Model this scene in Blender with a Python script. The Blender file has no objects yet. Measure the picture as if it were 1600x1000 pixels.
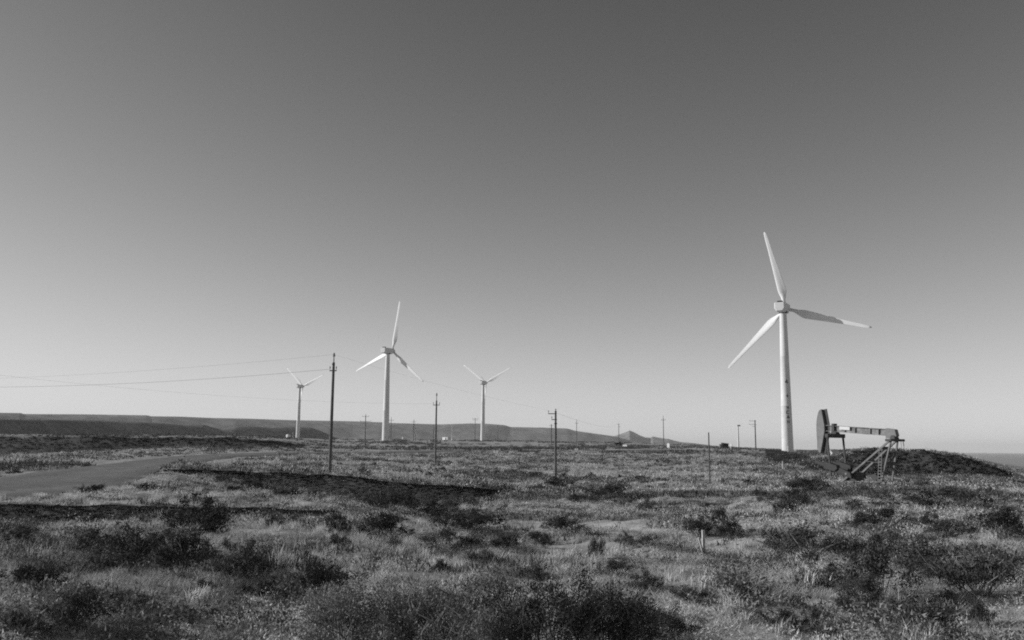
import bpy, math, random
import numpy as np
from mathutils import Vector, Matrix

sc = bpy.context.scene
C = sc.collection
R = math.radians
random.seed(7)
rng = np.random.default_rng(11)

# ------------------------------------------------------------------ camera
F = 1385.0 / 1600.0
PITCH, ROLL, EYE = R(8.18), R(0.52), 1.7
cam = bpy.data.cameras.new('camera')
cam.lens = 36.0 * F
cam.clip_start, cam.clip_end = 0.1, 120000
cam_o = bpy.data.objects.new('camera', cam)
C.objects.link(cam_o)
CM = Matrix.Translation((0, 0, EYE)) @ Matrix.Rotation(R(90) + PITCH, 4, 'X') @ Matrix.Rotation(ROLL, 4, 'Z')
cam_o.matrix_world = CM
sc.camera = cam_o

# ------------------------------------------------------------------ sky and sun
SUN_AZ, SUN_EL = -84.0, 19.0          # degrees right of the view axis, above the horizon
world = bpy.data.worlds.new('World')
sc.world = world
world.use_nodes = True
wn = world.node_tree
bg = wn.nodes['Background']
sky = wn.nodes.new('ShaderNodeTexSky')
sky.sky_type = 'NISHITA'
sky.sun_disc = False
sky.sun_elevation = R(SUN_EL)
sky.sun_rotation = R(SUN_AZ)
sky.altitude = 100
sky.air_density, sky.dust_density, sky.ozone_density = 1.0, 0.2, 1.0
sep = wn.nodes.new('ShaderNodeSeparateColor')          # red-filtered panchromatic film
wn.links.new(sky.outputs[0], sep.inputs[0])
# response of the film: toe and shoulder, the same for the whole sky
def wmath(op, a, b):
    n_ = wn.nodes.new('ShaderNodeMath'); n_.operation = op
    for k_, v_ in enumerate((a, b)):
        if isinstance(v_, (int, float)): n_.inputs[k_].default_value = v_
        else: wn.links.new(v_, n_.inputs[k_])
    return n_.outputs[0]
u_ = wmath('MULTIPLY', wmath('POWER', sep.outputs[0], 1.814), 5.26 * 0.085 ** 1.62)
f_ = wmath('DIVIDE', wmath('MULTIPLY', u_, 9.5), wmath('ADD', u_, 1.0))
wn.links.new(f_, bg.inputs[0])
bg.inputs[1].default_value = 0.1

sl = bpy.data.lights.new('sun', 'SUN')
sl.energy = 3.85
sl.angle = R(0.53)
so = bpy.data.objects.new('sun', sl)
C.objects.link(so)
sdir = Vector((math.sin(R(SUN_AZ)) * math.cos(R(SUN_EL)), math.cos(R(SUN_AZ)) * math.cos(R(SUN_EL)), math.sin(R(SUN_EL))))
so.rotation_euler = sdir.to_track_quat('Z', 'Y').to_euler()
so.location = (0, 0, 90)

vs = sc.view_settings
vs.view_transform, vs.look, vs.exposure, vs.gamma = 'Standard', 'None', 0.0, 1.0
vs.use_curve_mapping = False
sc.cycles.use_denoising = False
sc.cycles.filter_width = 1.9
sc.cycles.max_bounces = 6
sc.cycles.volume_bounces = 1

# ------------------------------------------------------------------ pixel helpers (1600 x 1000 photograph)
def ray(px, py):
    v = Vector(((px - 800) / 1385.0, -(py - 500) / 1385.0, -1.0))
    d = CM.to_3x3() @ v
    return d / d.y

def horizon(px):
    lo, hi = 500.0, 900.0
    for _ in range(40):
        m = (lo + hi) / 2
        if ray(px, m).z > 0: lo = m
        else: hi = m
    return lo

# ------------------------------------------------------------------ noise
def _hash(ix, iy, seed):
    n = (ix.astype(np.int64) * 374761393 + iy.astype(np.int64) * 668265263 + seed * 1442695041) & 0x7fffffff
    n = ((n ^ (n >> 13)) * 1274126177) & 0x7fffffff
    return ((n ^ (n >> 16)) & 0xffff) / 65535.0

def vnoise(x, y, seed=0):
    ix, iy = np.floor(x), np.floor(y)
    fx, fy = x - ix, y - iy
    fx, fy = fx * fx * (3 - 2 * fx), fy * fy * (3 - 2 * fy)
    a, b = _hash(ix, iy, seed), _hash(ix + 1, iy, seed)
    c, d = _hash(ix, iy + 1, seed), _hash(ix + 1, iy + 1, seed)
    return (a * (1 - fx) + b * fx) * (1 - fy) + (c * (1 - fx) + d * fx) * fy - 0.5

def fbm(x, y, seed=0, octv=4):
    s, a = 0, 1.0
    for k in range(octv):
        s = s + a * vnoise(x * 2 ** k + 17.3 * k, y * 2 ** k - 9.1 * k, seed + k)
        a *= 0.5
    return s

# ------------------------------------------------------------------ terrain: land profile along 16 bearings
# every bearing lists (distance, height relative to the eye) for the same breaks of slope:
# near, 8 m, 20 m, low bank toe/crest, gully bank toe/crest, flat, ridge toe/crest, wind-farm rise, far
BEAR = [-300, 0, 130, 270, 400, 530, 640, 720, 800, 950, 1100, 1228, 1290, 1350, 1450, 1500, 1530, 1575, 1640, 1900]
def row(d, e):
    n = len(BEAR)
    d = [d] * n if not isinstance(d, (list, tuple)) else list(d)
    e = [e] * n if not isinstance(e, (list, tuple)) else list(e)
    assert len(d) == n and len(e) == n, (len(d), len(e), n)
    return d, e
ROWS = [
 row(0.0, -1.66),
 row(8.0, -1.74),
 row(20.0, [-1.95, -1.95, -1.95, -1.98, -2.0, -2.0, -2.05, -2.05, -2.05, -2.05, -2.05, -2.05, -2.05, -2.0, -2.0, -2.0, -2.0, -2.0, -2.05, -2.1]),
 row([28.2, 29, 29.8, 31, 32.2, 34, 35, 35.5, 36, 37, 38, 38, 38, 38, 38, 38, 38, 38, 38, 38],
     [-2.95, -2.85, -2.75, -2.62, -2.54, -2.56, -2.95, -3.0, -2.95, -2.85, -2.75, -2.6, -2.55, -2.5, -2.45, -2.45, -2.45, -2.5, -2.5, -2.6]),
 row([29.0, 29.7, 30.5, 31.6, 32.8, 34.8, 35.8, 36.3, 36.8, 37.8, 38.8, 38.8, 38.8, 38.8, 38.8, 38.8, 38.8, 38.8, 38.8, 38.8],
     [-2.1, -2.06, -2.1, -2.18, -2.26, -2.44, -2.97, -3.02, -2.97, -2.87, -2.77, -2.62, -2.57, -2.5, -2.47, -2.47, -2.47, -2.52, -2.52, -2.62]),
 row([48, 50, 55, 60, 63, 66, 69, 71, 73, 74, 74, 74, 74, 74, 74, 74, 74, 74, 74, 74],
     [-1.95, -1.9, -1.86, -1.78, -2.7, -3.9, -4.45, -4.4, -4.0, -3.65, -3.5, -3.35, -3.3, -3.2, -3.05, -2.95, -2.95, -3.0, -3.1, -3.4]),
 row([49, 51, 56, 60.6, 63.65, 66.7, 69.75, 71.7, 73.7, 75.2, 75.2, 75.2, 75.2, 75.2, 75.2, 75.2, 75.2, 75.2, 75.2, 75.2],
     [-1.95, -1.9, -1.85, -1.66, -1.88, -2.16, -2.84, -3.1, -3.65, -3.66, -3.5, -3.35, -3.3, -3.2, -3.05, -2.95, -2.95, -3.0, -3.1, -3.4]),
 row([110, 110, 110, 110, 110, 110, 110, 110, 110, 110, 110, 98, 98, 100, 110, 114, 117, 120, 124, 130],
     [-2.4, -2.2, -1.95, -1.85, -1.8, -1.8, -2.0, -2.3, -2.6, -2.9, -3.15, -3.35, -3.45, -3.5, -3.55, -3.6, -3.7, -3.9, -4.4, -6]),
 row([190, 200, 205, 215, 225, 230, 230, 228, 225, 225, 205, 150, 112, 120, 136, 144, 149, 155, 160, 170],
     [-2.9, -2.7, -1.7, -0.6, -0.25, -0.4, -0.35, -0.5, -0.65, -0.3, -0.5, -2.2, -3.0, -3.4, -3.5, -3.6, -3.8, -4.4, -5.2, -9]),
 row([193, 203, 208, 218, 228, 240, 240, 240, 240, 240, 230, 235, 122, 127, 142.5, 150, 155, 160, 166, 176],
     [1.7, 1.75, 1.95, 2.1, 1.9, -0.2, -0.2, -0.4, -0.5, 0.0, -0.2, -1.0, -1.5, 0.1, 0.0, -0.5, -1.3, -3.5, -5.0, -9.5]),
 row(400.0, [3.6, 3.7, 3.8, 3.8, 3.6, 2.1, 2.5, 2.5, 2.5, 2.3, 1.4, 0.0, 0.1, 0.2, -0.4, -2.5, -4, -6, -8, -13]),
 row(700.0, [5.5, 5.3, 5.4, 5.5, 5.6, 5.4, 4.9, 5.0, 5.0, 4.0, 2.5, 0.0, -1, -2, -5, -8, -9.5, -12, -13, -17]),
 row(1500.0, [4, 4, 4, 4, 4, 4, 4, 3.5, 3, 0, -4, -8, -10, -13, -16, -17, -18, -19, -20, -22]),
 row(6000.0, [-8] * 8 + [-10, -14, -18, -20, -22, -24, -26, -26, -26, -26, -26, -28]),
 row(45000.0, -55.0),
]
_hz = [ray(p, horizon(p)) for p in BEAR]
AZK = np.array([math.atan2(v.x, 1.0) for v in _hz])
KD = np.array([r[0] for r in ROWS])          # rows x bearings
KE = np.array([r[1] for r in ROWS])
AZF = np.linspace(AZK[0], AZK[-1], 900)
def _smooth_cols(K):
    out = np.array([np.interp(AZF, AZK, k) for k in K])
    ker = np.hanning(31); ker /= ker.sum()
    pad = np.pad(out, ((0, 0), (15, 15)), mode='edge')
    return np.array([np.convolve(p, ker, mode='valid') for p in pad])
KDF, KEF = _smooth_cols(KD), _smooth_cols(KE)

def base_height(x, y):
    x, y = np.atleast_1d(np.asarray(x, float)), np.atleast_1d(np.asarray(y, float))
    r = np.hypot(x, y)
    az = np.arctan2(x, y)
    az = np.where(np.abs(az) > math.pi / 2, np.sign(az) * (math.pi - np.abs(az)), az)
    azc = np.clip(az, AZF[0], AZF[-1])
    d = r * np.cos(azc)
    t = (azc - AZF[0]) / (AZF[-1] - AZF[0]) * (len(AZF) - 1)
    i = np.clip(t.astype(int), 0, len(AZF) - 2)
    f = t - i
    z = np.zeros_like(d)
    done = np.zeros(d.shape, bool)
    dk = KDF[:, i] * (1 - f) + KDF[:, i + 1] * f
    ek = KEF[:, i] * (1 - f) + KEF[:, i + 1] * f
    for k in range(len(ROWS) - 1):
        m = (~done) & (d < dk[k + 1])
        if m.any():
            u = np.clip((d[m] - dk[k][m]) / (dk[k + 1][m] - dk[k][m] + 1e-9), 0, 1)
            if k in (3, 5, 8): u = u * u * (3 - 2 * u) * 0.6 + u * 0.4
            z[m] = ek[k][m] * (1 - u) + ek[k + 1][m] * u
            done |= m
    z[~done] = ek[-1][~done]
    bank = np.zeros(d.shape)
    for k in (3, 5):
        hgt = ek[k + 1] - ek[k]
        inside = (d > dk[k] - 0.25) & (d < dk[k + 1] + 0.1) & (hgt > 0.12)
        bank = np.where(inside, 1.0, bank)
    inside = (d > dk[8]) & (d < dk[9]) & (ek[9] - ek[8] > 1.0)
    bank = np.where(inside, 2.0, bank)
    return z + EYE, bank

ROAD = None
def road_dist(x, y):
    if ROAD is None: return np.full(np.shape(x), 1e6)
    best = np.full(np.shape(x), 1e6)
    for k in range(len(ROAD) - 1):
        ax, ay = ROAD[k]; bx, by = ROAD[k + 1]
        dx, dy = bx - ax, by - ay
        t = np.clip(((x - ax) * dx + (y - ay) * dy) / (dx * dx + dy * dy), 0, 1)
        best = np.minimum(best, np.hypot(x - ax - t * dx, y - ay - t * dy))
    return best

ROAD_W = 3.6
def height(x, y):
    x, y = np.atleast_1d(np.asarray(x, float)), np.atleast_1d(np.asarray(y, float))
    z, bank = base_height(x, y)
    r = np.hypot(x, y)
    amp = 1.0 / (1.0 + (r / 900.0) ** 2)
    n = 0.34 * fbm(x / 7.0, y / 7.0, 3, 3) + 0.30 * fbm(x / 1.5, y / 1.5, 9, 2) * np.clip(1.4 - r / 160, .25, 1) + 0.9 * fbm(x / 60., y / 60., 21, 2) * np.clip((r - 90) / 150, 0, 1)
    n = n * np.where(bank == 1, 0.4, np.where(bank == 2, 1.7, 1.0)) * amp
    k = np.clip((road_dist(x, y) - ROAD_W) / 2.5, 0.04, 1) if ROAD is not None else 1.0
    return z + n * k

def hz(x, y): return float(height(x, y)[0])

def ground_px(px, py, dmin=3.0, dmax=1500.0):
    v = ray(px, py)
    D = dmin * (dmax / dmin) ** np.linspace(0, 1, 1400)
    gap = EYE + v.z * D - height(v.x * D, D)
    k = np.argmax(gap < 0)
    if gap[k] >= 0: return None
    if k:
        f = gap[k - 1] / (gap[k - 1] - gap[k]); d = float(D[k - 1] + f * (D[k] - D[k - 1]))
    else: d = float(D[0])
    return Vector((v.x * d, d, hz(v.x * d, d)))

def at_dist(px, d, py=None):
    """ground point on the bearing of photograph column px at forward distance d"""
    y = horizon(px) if py is None else py
    for _ in range(4):
        v = ray(px, y)
        z = hz(v.x * d, d)
        # row where this ground point lands
        lo, hi = 300.0, 1100.0
        for _ in range(30):
            m = (lo + hi) / 2
            if EYE + ray(px, m).z * d > z: lo = m
            else: hi = m
        y = lo
    return Vector((v.x * d, d, z))

road_px = [(-120, 783), (-40, 771), (40, 758.5), (110, 743), (200, 726.5), (300, 716), (400, 711), (500, 708.5), (600, 706.5), (700, 705), (800, 704.2), (900, 703.2)]
_pts = [ground_px(a, b) for a, b in road_px]
_pts = [(p.x, p.y) for p in _pts if p is not None]
_pts.append((_pts[-1][0] + 30, _pts[-1][1] + 10))
_pts.insert(0, (_pts[0][0] - 3, _pts[0][1] - 12))
def catmull(P, n=10):
    out = []
    P = [P[0]] + P + [P[-1]]
    for i in range(1, len(P) - 2):
        for k in range(n):
            t = k / n
            a, b, c, d = [np.array(q) for q in P[i - 1:i + 3]]
            out.append(tuple(0.5 * ((2 * b) + (-a + c) * t + (2 * a - 5 * b + 4 * c - d) * t * t + (-a + 3 * b - 3 * c + d) * t ** 3)))
    out.append(P[-2])
    return out
ROAD = catmull(_pts, 4)
ROAD_FINE = catmull(_pts, 14)

# ------------------------------------------------------------------ materials (all greys: the photograph is black and white)
def mat(name, v, rough=0.85, noise=None, amount=0.3, bump=0.0, bscale=40, spec=0.2, transl=0.0, rand=0.0, attr=None, coords='Object'):
    m = bpy.data.materials.new(name)
    m.use_nodes = True
    nt = m.node_tree
    N, L = nt.nodes, nt.links
    b = N['Principled BSDF']
    b.inputs['Roughness'].default_value = rough
    b.inputs['Specular IOR Level'].default_value = spec
    val = N.new('ShaderNodeValue'); val.outputs[0].default_value = v
    cur = val.outputs[0]
    def mul(a, bsock):
        q = N.new('ShaderNodeMath'); q.operation = 'MULTIPLY'
        L.new(a, q.inputs[0]); L.new(bsock, q.inputs[1]); return q.outputs[0]
    tc = N.new('ShaderNodeTexCoord')
    if noise:
        for sc_, am in (noise if isinstance(noise, list) else [(noise, amount)]):
            t = N.new('ShaderNodeTexNoise'); t.inputs['Scale'].default_value = sc_; t.inputs['Detail'].default_value = 6
            L.new(tc.outputs[coords], t.inputs['Vector'])
            mr = N.new('ShaderNodeMapRange')
            mr.inputs['From Min'].default_value, mr.inputs['From Max'].default_value = 0.28, 0.72
            mr.inputs['To Min'].default_value, mr.inputs['To Max'].default_value = 1 - am, 1 + am
            L.new(t.outputs['Fac'], mr.inputs['Value'])
            cur = mul(cur, mr.outputs[0])
    if rand:
        oi = N.new('ShaderNodeObjectInfo')
        mr = N.new('ShaderNodeMapRange')
        mr.inputs['To Min'].default_value, mr.inputs['To Max'].default_value = 1 - rand, 1 + rand
        L.new(oi.outputs['Random'], mr.inputs['Value'])
        cur = mul(cur, mr.outputs[0])
    if attr:
        at = N.new('ShaderNodeAttribute'); at.attribute_name = attr
        cur = mul(cur, at.outputs['Fac'])
    L.new(cur, b.inputs['Base Color'])
    if bump:
        t = N.new('ShaderNodeTexNoise'); t.inputs['Scale'].default_value = bscale; t.inputs['Detail'].default_value = 5
        L.new(tc.outputs[coords], t.inputs['Vector'])
        bp = N.new('ShaderNodeBump'); bp.inputs['Strength'].default_value = bump; bp.inputs['Distance'].default_value = 0.05
        L.new(t.outputs['Fac'], bp.inputs['Height'])
        L.new(bp.outputs[0], b.inputs['Normal'])
    if transl:
        tr = N.new('ShaderNodeBsdfTranslucent'); L.new(cur, tr.inputs[0])
        mx = N.new('ShaderNodeMixShader'); mx.inputs[0].default_value = transl
        L.new(b.outputs[0], mx.inputs[1]); L.new(tr.outputs[0], mx.inputs[2])
        L.new(mx.outputs[0], N['Material Output'].inputs['Surface'])
    return m

M = {}
M['soil'] = mat('soil', 0.41, 0.95, [(0.35, 0.25), (2.3, 0.3), (14, 0.25)], bump=0.5, bscale=9, spec=0.1)
M['road'] = mat('gravel_road', 0.21, 0.95, [(0.22, 0.15), (0.9, 0.15), (4, 0.15), (25, 0.2)], bump=0.4, bscale=25, spec=0.1)
M['hill'] = mat('hillside', 0.15, 0.95, [(0.006, 0.35), (0.03, 0.45), (0.13, 0.4)], spec=0.05)
M['hill_far'] = mat('far_hillside', 0.23, 0.95, [(0.0015, 0.3), (0.006, 0.4), (0.025, 0.35)], spec=0.05)
M['grass'] = mat('dry_grass', 0.58, 0.75, transl=0.25, attr='tint', spec=0.15)
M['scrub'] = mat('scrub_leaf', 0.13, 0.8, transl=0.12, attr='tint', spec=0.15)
M['leaf'] = mat('shrub_leaf', 0.07, 0.75, transl=0.12, rand=0.4, spec=0.2)
M['leaf_pale'] = mat('pale_shrub_leaf', 0.16, 0.6, noise=[(9, .3), (45, .6)], transl=0.15, rand=0.15, spec=0.3)
M['stem'] = mat('shrub_stem', 0.2, 0.85, 30, 0.3)
M['white'] = mat('white_paint', 0.70, 0.6, [(0.12, 0.06), (0.5, 0.06), (3, 0.05)], spec=0.15)
M['offwhite'] = mat('offwhite_paint', 0.66, 0.6, [(1.5, 0.1)], spec=0.3)
M['blade'] = mat('blade_coating', 0.84, 0.4, [(0.3, 0.06)], spec=0.4)
M['dark'] = mat('dark_metal', 0.03, 0.6, 4, 0.3, spec=0.3)
M['mark'] = mat('dark_marking', 0.13, 0.7)
M['concrete'] = mat('concrete', 0.35, 0.9, 6, 0.2, bump=0.3)
M['wood'] = mat('weathered_pole', 0.145, 0.9, [(3, 0.3), (25, 0.3)], bump=0.3, bscale=30)
M['wood_pale'] = mat('bleached_wood', 0.5, 0.85, [(8, 0.25), (40, 0.2)], bump=0.3)
M['insulator'] = mat('insulator', 0.3, 0.4)
M['cable'] = mat('cable', 0.2, 0.6)
M['head'] = mat('worn_grey_paint', 0.175, 0.6, [(0.9, 0.2), (7, 0.2)], spec=0.3)
M['beam'] = mat('flaking_paint', 0.2, 0.65, [(0.8, 0.5), (4, 0.4)], spec=0.3)
M['steel'] = mat('rusty_steel', 0.06, 0.7, [(1.2, 0.3), (9, 0.3)], spec=0.3)
M['steel_pale'] = mat('worn_steel_tube', 0.165, 0.6, [(1.5, 0.3), (9, 0.25)], spec=0.3)

# ------------------------------------------------------------------ mesh helpers
class MB:
    def __init__(s): s.v, s.f = [], []
    def add(s, vs_, fs):
        n = len(s.v); s.v += [tuple(p) for p in vs_]; s.f += [tuple(i + n for i in f) for f in fs]; return s
    def box(s, c, size, rot=None, taper=1.0):
        x, y, z = [k / 2 for k in size]
        P = [(-x, -y, -z), (x, -y, -z), (x, y, -z), (-x, y, -z), (-x * taper, -y * taper, z), (x * taper, -y * taper, z), (x * taper, y * taper, z), (-x * taper, y * taper, z)]
        P = [Vector(p) for p in P]
        if rot is not None: P = [rot @ p for p in P]
        P = [p + Vector(c) for p in P]
        return s.add(P, [(3, 2, 1, 0), (4, 5, 6, 7), (0, 1, 5, 4), (1, 2, 6, 5), (2, 3, 7, 6), (3, 0, 4, 7)])
    def bar(s, a, b, w, h=None, up=(0, 0, 1)):
        a, b = Vector(a), Vector(b); h = h or w
        z = (b - a); L = z.length; z.normalize()
        u = Vector(up)
        if abs(z.dot(u)) > 0.95: u = Vector((1, 0, 0))
        x = z.cross(u).normalized(); y = z.cross(x)
        P = []
        for q in (a, b):
            for i, j in ((-1, -1), (1, -1), (1, 1), (-1, 1)):
                P.append(q + x * i * w / 2 + y * j * h / 2)
        return s.add(P, [(3, 2, 1, 0), (4, 5, 6, 7), (0, 1, 5, 4), (1, 2, 6, 5), (2, 3, 7, 6), (3, 0, 4, 7)])
    def tube(s, pts, rad, n=8, cap=True):
        pts = [Vector(p) for p in pts]
        rad = [rad] * len(pts) if not isinstance(rad, (list, tuple)) else rad
        V, Fc = [], []
        for k, p in enumerate(pts):
            t = (pts[min(k + 1, len(pts) - 1)] - pts[max(k - 1, 0)]).normalized()
            u = Vector((1, 0, 0)) if abs(t.x) < 0.9 else Vector((0, 1, 0))
            x = t.cross(u).normalized(); y = t.cross(x)
            for i in range(n):
                a = 2 * math.pi * i / n
                V.append(p + (x * math.cos(a) + y * math.sin(a)) * rad[k])
        for k in range(len(pts) - 1):
            for i in range(n):
                j = (i + 1) % n
                Fc.append((k * n + i, k * n + j, (k + 1) * n + j, (k + 1) * n + i))
        if cap:
            Fc.append(tuple(range(n))[::-1]); Fc.append(tuple(range((len(pts) - 1) * n, len(pts) * n)))
        return s.add(V, Fc)
    def prism(s, poly, y0, y1):
        n = len(poly)
        V = [(p[0], y0, p[1]) for p in poly] + [(p[0], y1, p[1]) for p in poly]
        return s.add(V, [tuple(range(n)), tuple(range(2 * n - 1, n - 1, -1))] + [(i, i + n, (i + 1) % n + n, (i + 1) % n) for i in range(n)])
    def mesh(s, name, smooth=False):
        me = bpy.data.meshes.new(name); me.from_pydata(s.v, [], s.f); me.validate()
        import bmesh as _b
        bm = _b.new(); bm.from_mesh(me); _b.ops.recalc_face_normals(bm, faces=bm.faces); bm.to_mesh(me); bm.free()
        if smooth: me.polygons.foreach_set('use_smooth', [True] * len(me.polygons))
        return me
    def build(s, name, m, parent=None, smooth=False, bevel=0):
        o = bpy.data.objects.new(name, s.mesh(name, smooth))
        o.data.materials.append(M[m] if isinstance(m, str) else m)
        C.objects.link(o); o.parent = parent
        if bevel:
            bv = o.modifiers.new('bevel', 'BEVEL'); bv.width = bevel; bv.segments = 2; bv.limit_method = 'ANGLE'
        if smooth:
            try:
                o.data.set_sharp_from_angle(angle=R(40))
            except Exception: pass
        return o

def tag(o, label=None, cat=None, group=None, kind=None):
    if label: o['label'] = label
    if cat: o['category'] = cat
    if group: o['group'] = group
    if kind: o['kind'] = kind
    return o

def empty(name, loc=(0, 0, 0), rz=0.0):
    o = bpy.data.objects.new(name, None); C.objects.link(o)
    o.location = loc; o.rotation_euler = (0, 0, rz); o.empty_display_size = 0.3
    return o

def np_mesh(name, V, quads=None, tris=None, tint=None, smooth=False):
    me = bpy.data.meshes.new(name)
    V = np.ascontiguousarray(V, np.float32)
    idx = quads if quads is not None else tris
    k = idx.shape[1]
    me.vertices.add(len(V)); me.vertices.foreach_set('co', V.ravel())
    me.loops.add(idx.size); me.loops.foreach_set('vertex_index', np.ascontiguousarray(idx, np.int32).ravel())
    me.polygons.add(len(idx)); me.polygons.foreach_set('loop_start', np.arange(0, idx.size, k, dtype=np.int32))
    if smooth: me.polygons.foreach_set('use_smooth', np.ones(len(idx), bool))
    if tint is not None:
        a = me.attributes.new('tint', 'FLOAT', 'POINT'); a.data.foreach_set('value', np.ascontiguousarray(tint, np.float32))
    me.update(calc_edges=True)
    return me

def np_obj(name, me, m, parent=None):
    o = bpy.data.objects.new(name, me); me.materials.append(M[m]); C.objects.link(o); o.parent = parent
    return o

# ------------------------------------------------------------------ ground sheet
def radii():
    r = list(np.arange(0.6, 6, 0.35)) + list(np.arange(6, 26, 0.27)) + list(np.arange(26, 44, 0.24)) + list(np.arange(44, 58, 0.45)) + list(np.arange(58, 90, 0.33))
    while r[-1] < 270: r.append(r[-1] * 1.0075)
    while r[-1] < 45000: r.append(r[-1] * 1.06)
    return np.array(r)
RR = radii()
AZ = np.concatenate([np.linspace(-R(44), R(44), 400), np.linspace(R(47), 2 * math.pi - R(47), 70)])
nr, na = len(RR), len(AZ)
gx, gy = np.outer(RR, np.sin(AZ)).ravel(), np.outer(RR, np.cos(AZ)).ravel()
gz = height(gx, gy)
gi = np.arange(nr * na).reshape(nr, na)
q = np.stack([gi[:-1, :], np.roll(gi, -1, 1)[:-1, :], np.roll(gi, -1, 1)[1:, :], gi[1:, :]], -1).reshape(-1, 4)[:, ::-1]
ground = np_obj('ground', np_mesh('ground', np.stack([gx, gy, gz], 1), quads=q, smooth=True), 'soil')
tag(ground, 'dry scrubland ground with gullies and low rises', kind='structure')
cen = MB(); nA = na
cen.add([(0, 0, hz(0, 0))] + [(gx[i], gy[i], gz[i]) for i in range(na)], [(0, (i + 1) % na + 1, i + 1) for i in range(na)])
pc = cen.build('ground_patch', 'soil', ground)

# ------------------------------------------------------------------ road
P = np.array(ROAD_FINE)
T = np.gradient(P, axis=0); T /= np.linalg.norm(T, axis=1)[:, None]
Nn = np.stack([-T[:, 1], T[:, 0]], 1)
W = np.linspace(-ROAD_W, ROAD_W, 9)
rx = P[:, None, :] + Nn[:, None, :] * (W[None, :, None] * (1 + .35 * np.clip((P[:, 1] - 85) / 40, 0, 1))[:, None, None] + 0.35 * fbm(P[:, :1] / 4, P[:, 1:] / 4, 5, 2)[:, :, None] * np.sign(W)[None, :, None])
rxy = rx.reshape(-1, 2)
rut = np.tile(-0.03 * np.exp(-((np.abs(W) - 1.1) / 0.4) ** 2), len(P))
edge = np.tile(np.where(np.abs(W) > ROAD_W - 0.1, -0.06, 0.0), len(P))
rz_ = base_height(rxy[:, 0], rxy[:, 1])[0] + 0.10 + 0.06 * np.clip((rxy[:, 1] - 85) / 30, 0, 1) + rut * 2 + edge * (1 + 2.0 * np.clip((rxy[:, 1] - 85) / 30, 0, 1)) + 0.05 * fbm(rxy[:, 0] / 1.2, rxy[:, 1] / 1.2, 31, 3)
ri = np.arange(len(rxy)).reshape(len(P), 9)
rq = np.stack([ri[:-1, :-1], ri[:-1, 1:], ri[1:, 1:], ri[1:, :-1]], -1).reshape(-1, 4)[:, ::-1]
road = np_obj('road', np_mesh('road', np.column_stack([rxy, rz_]), quads=rq, smooth=True), 'road')
tag(road, 'pale gravel road curving away across the left of the plain', kind='structure')

# ------------------------------------------------------------------ far hills, each a relief with toe, scarp, flat top and back slope
def hill_range(name, label, prof, dist, depth, m, seed, rough, nt=260, face=0.35, bottom=-40):
    """prof: (column, row) of the skyline; dist(column) -> distance of the crest"""
    cols = np.linspace(prof[0][0], prof[-1][0], nt)
    top = np.interp(cols, [p[0] for p in prof], [p[1] for p in prof])
    sec = [(-1.0, 0.0), (-0.8, 0.12), (-0.6, 0.3), (-0.45, 0.5), (-0.3, 0.74), (-0.2, 0.88), (-0.1, 0.97), (0.0, 1.0), (0.25, 1.0), (0.6, 0.97), (1.0, 0.8), (1.4, 0.4), (1.8, 0.0)]
    V = []
    for c, t in zip(cols, top):
        D = dist(c)
        v = ray(c, t)
        zc = EYE + v.z * D
        b = EYE + ray(c, horizon(c)).z * D + bottom
        for (s, h) in sec:
            k = D + s * depth * D
            V.append((v.x * k, k, b + (zc - b) * h))
    V = np.array(V)
    n = fbm(V[:, 0] / (rough * 9), V[:, 1] / (rough * 9), seed, 5)
    hh = np.tile([s[1] for s in sec], nt)
    gull = -np.abs(fbm(V[:, 0] / (rough * 6), V[:, 1] / (rough * 9), seed + 3, 5))
    V[:, 2] += np.where(np.tile([s[0] for s in sec], nt) < -0.05, (n * 1.2 + gull * 2.2) * rough * 0.30 * np.sin(np.pi * np.clip(hh, 0, 1)), 0)
    V[:, 2] += n * rough * 0.02
    k = len(sec)
    ii = np.arange(len(V)).reshape(nt, k)
    qq = np.stack([ii[:-1, :-1], ii[1:, :-1], ii[1:, 1:], ii[:-1, 1:]], -1).reshape(-1, 4)
    o = np_obj(name, np_mesh(name, V, quads=qq, smooth=True), m)
    return tag(o, label, kind='structure')

hill_range('plateau', 'long flat-topped plateau along the far left skyline',
           [(-500, 640), (-200, 643), (0, 645), (33, 645.5), (37, 647), (130, 647.5), (230, 649), (235, 650.5), (280, 651), (330, 653), (385, 654), (460, 656.5), (540, 658), (600, 660), (612, 661), (690, 663), (735, 661.5), (760, 662), (788, 664), (798, 667), (850, 668), (887, 669.5), (898, 673), (930, 677.5), (962, 682), (1000, 692), (1040, 700)],
           lambda c: 5200 + 3.2 * max(c, -300), 0.22, 'hill_far', 41, 90, nt=420, bottom=-30)
hill_range('cone_hill', 'pointed conical hill on the skyline right of the plateau',
           [(900, 700), (935, 690), (955, 683), (966, 679.5), (976, 676), (984, 672.5), (992, 676), (1000, 680.5), (1008, 683.5), (1016, 684), (1020, 682), (1028, 683.5), (1045, 686), (1062, 690.5), (1080, 692), (1105, 695), (1140, 702)],
           lambda c: 9800, 0.12, 'hill_far', 57, 60, nt=240, bottom=-30)
hill_range('dark_hill', 'dark grey lower hill in front of the left plateau',
           [(-400, 650), (-150, 652), (0, 655.5), (90, 656), (150, 657), (215, 659.5), (250, 661), (290, 664), (318, 663.5), (333, 668), (345, 670), (368, 666), (395, 666), (425, 668.5), (445, 667), (486, 668), (500, 673), (515, 679), (530, 686), (560, 692)],
           lambda c: 1700 + 2.6 * max(c, -250), 0.16, 'hill', 73, 30, nt=320, bottom=-25)

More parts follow.
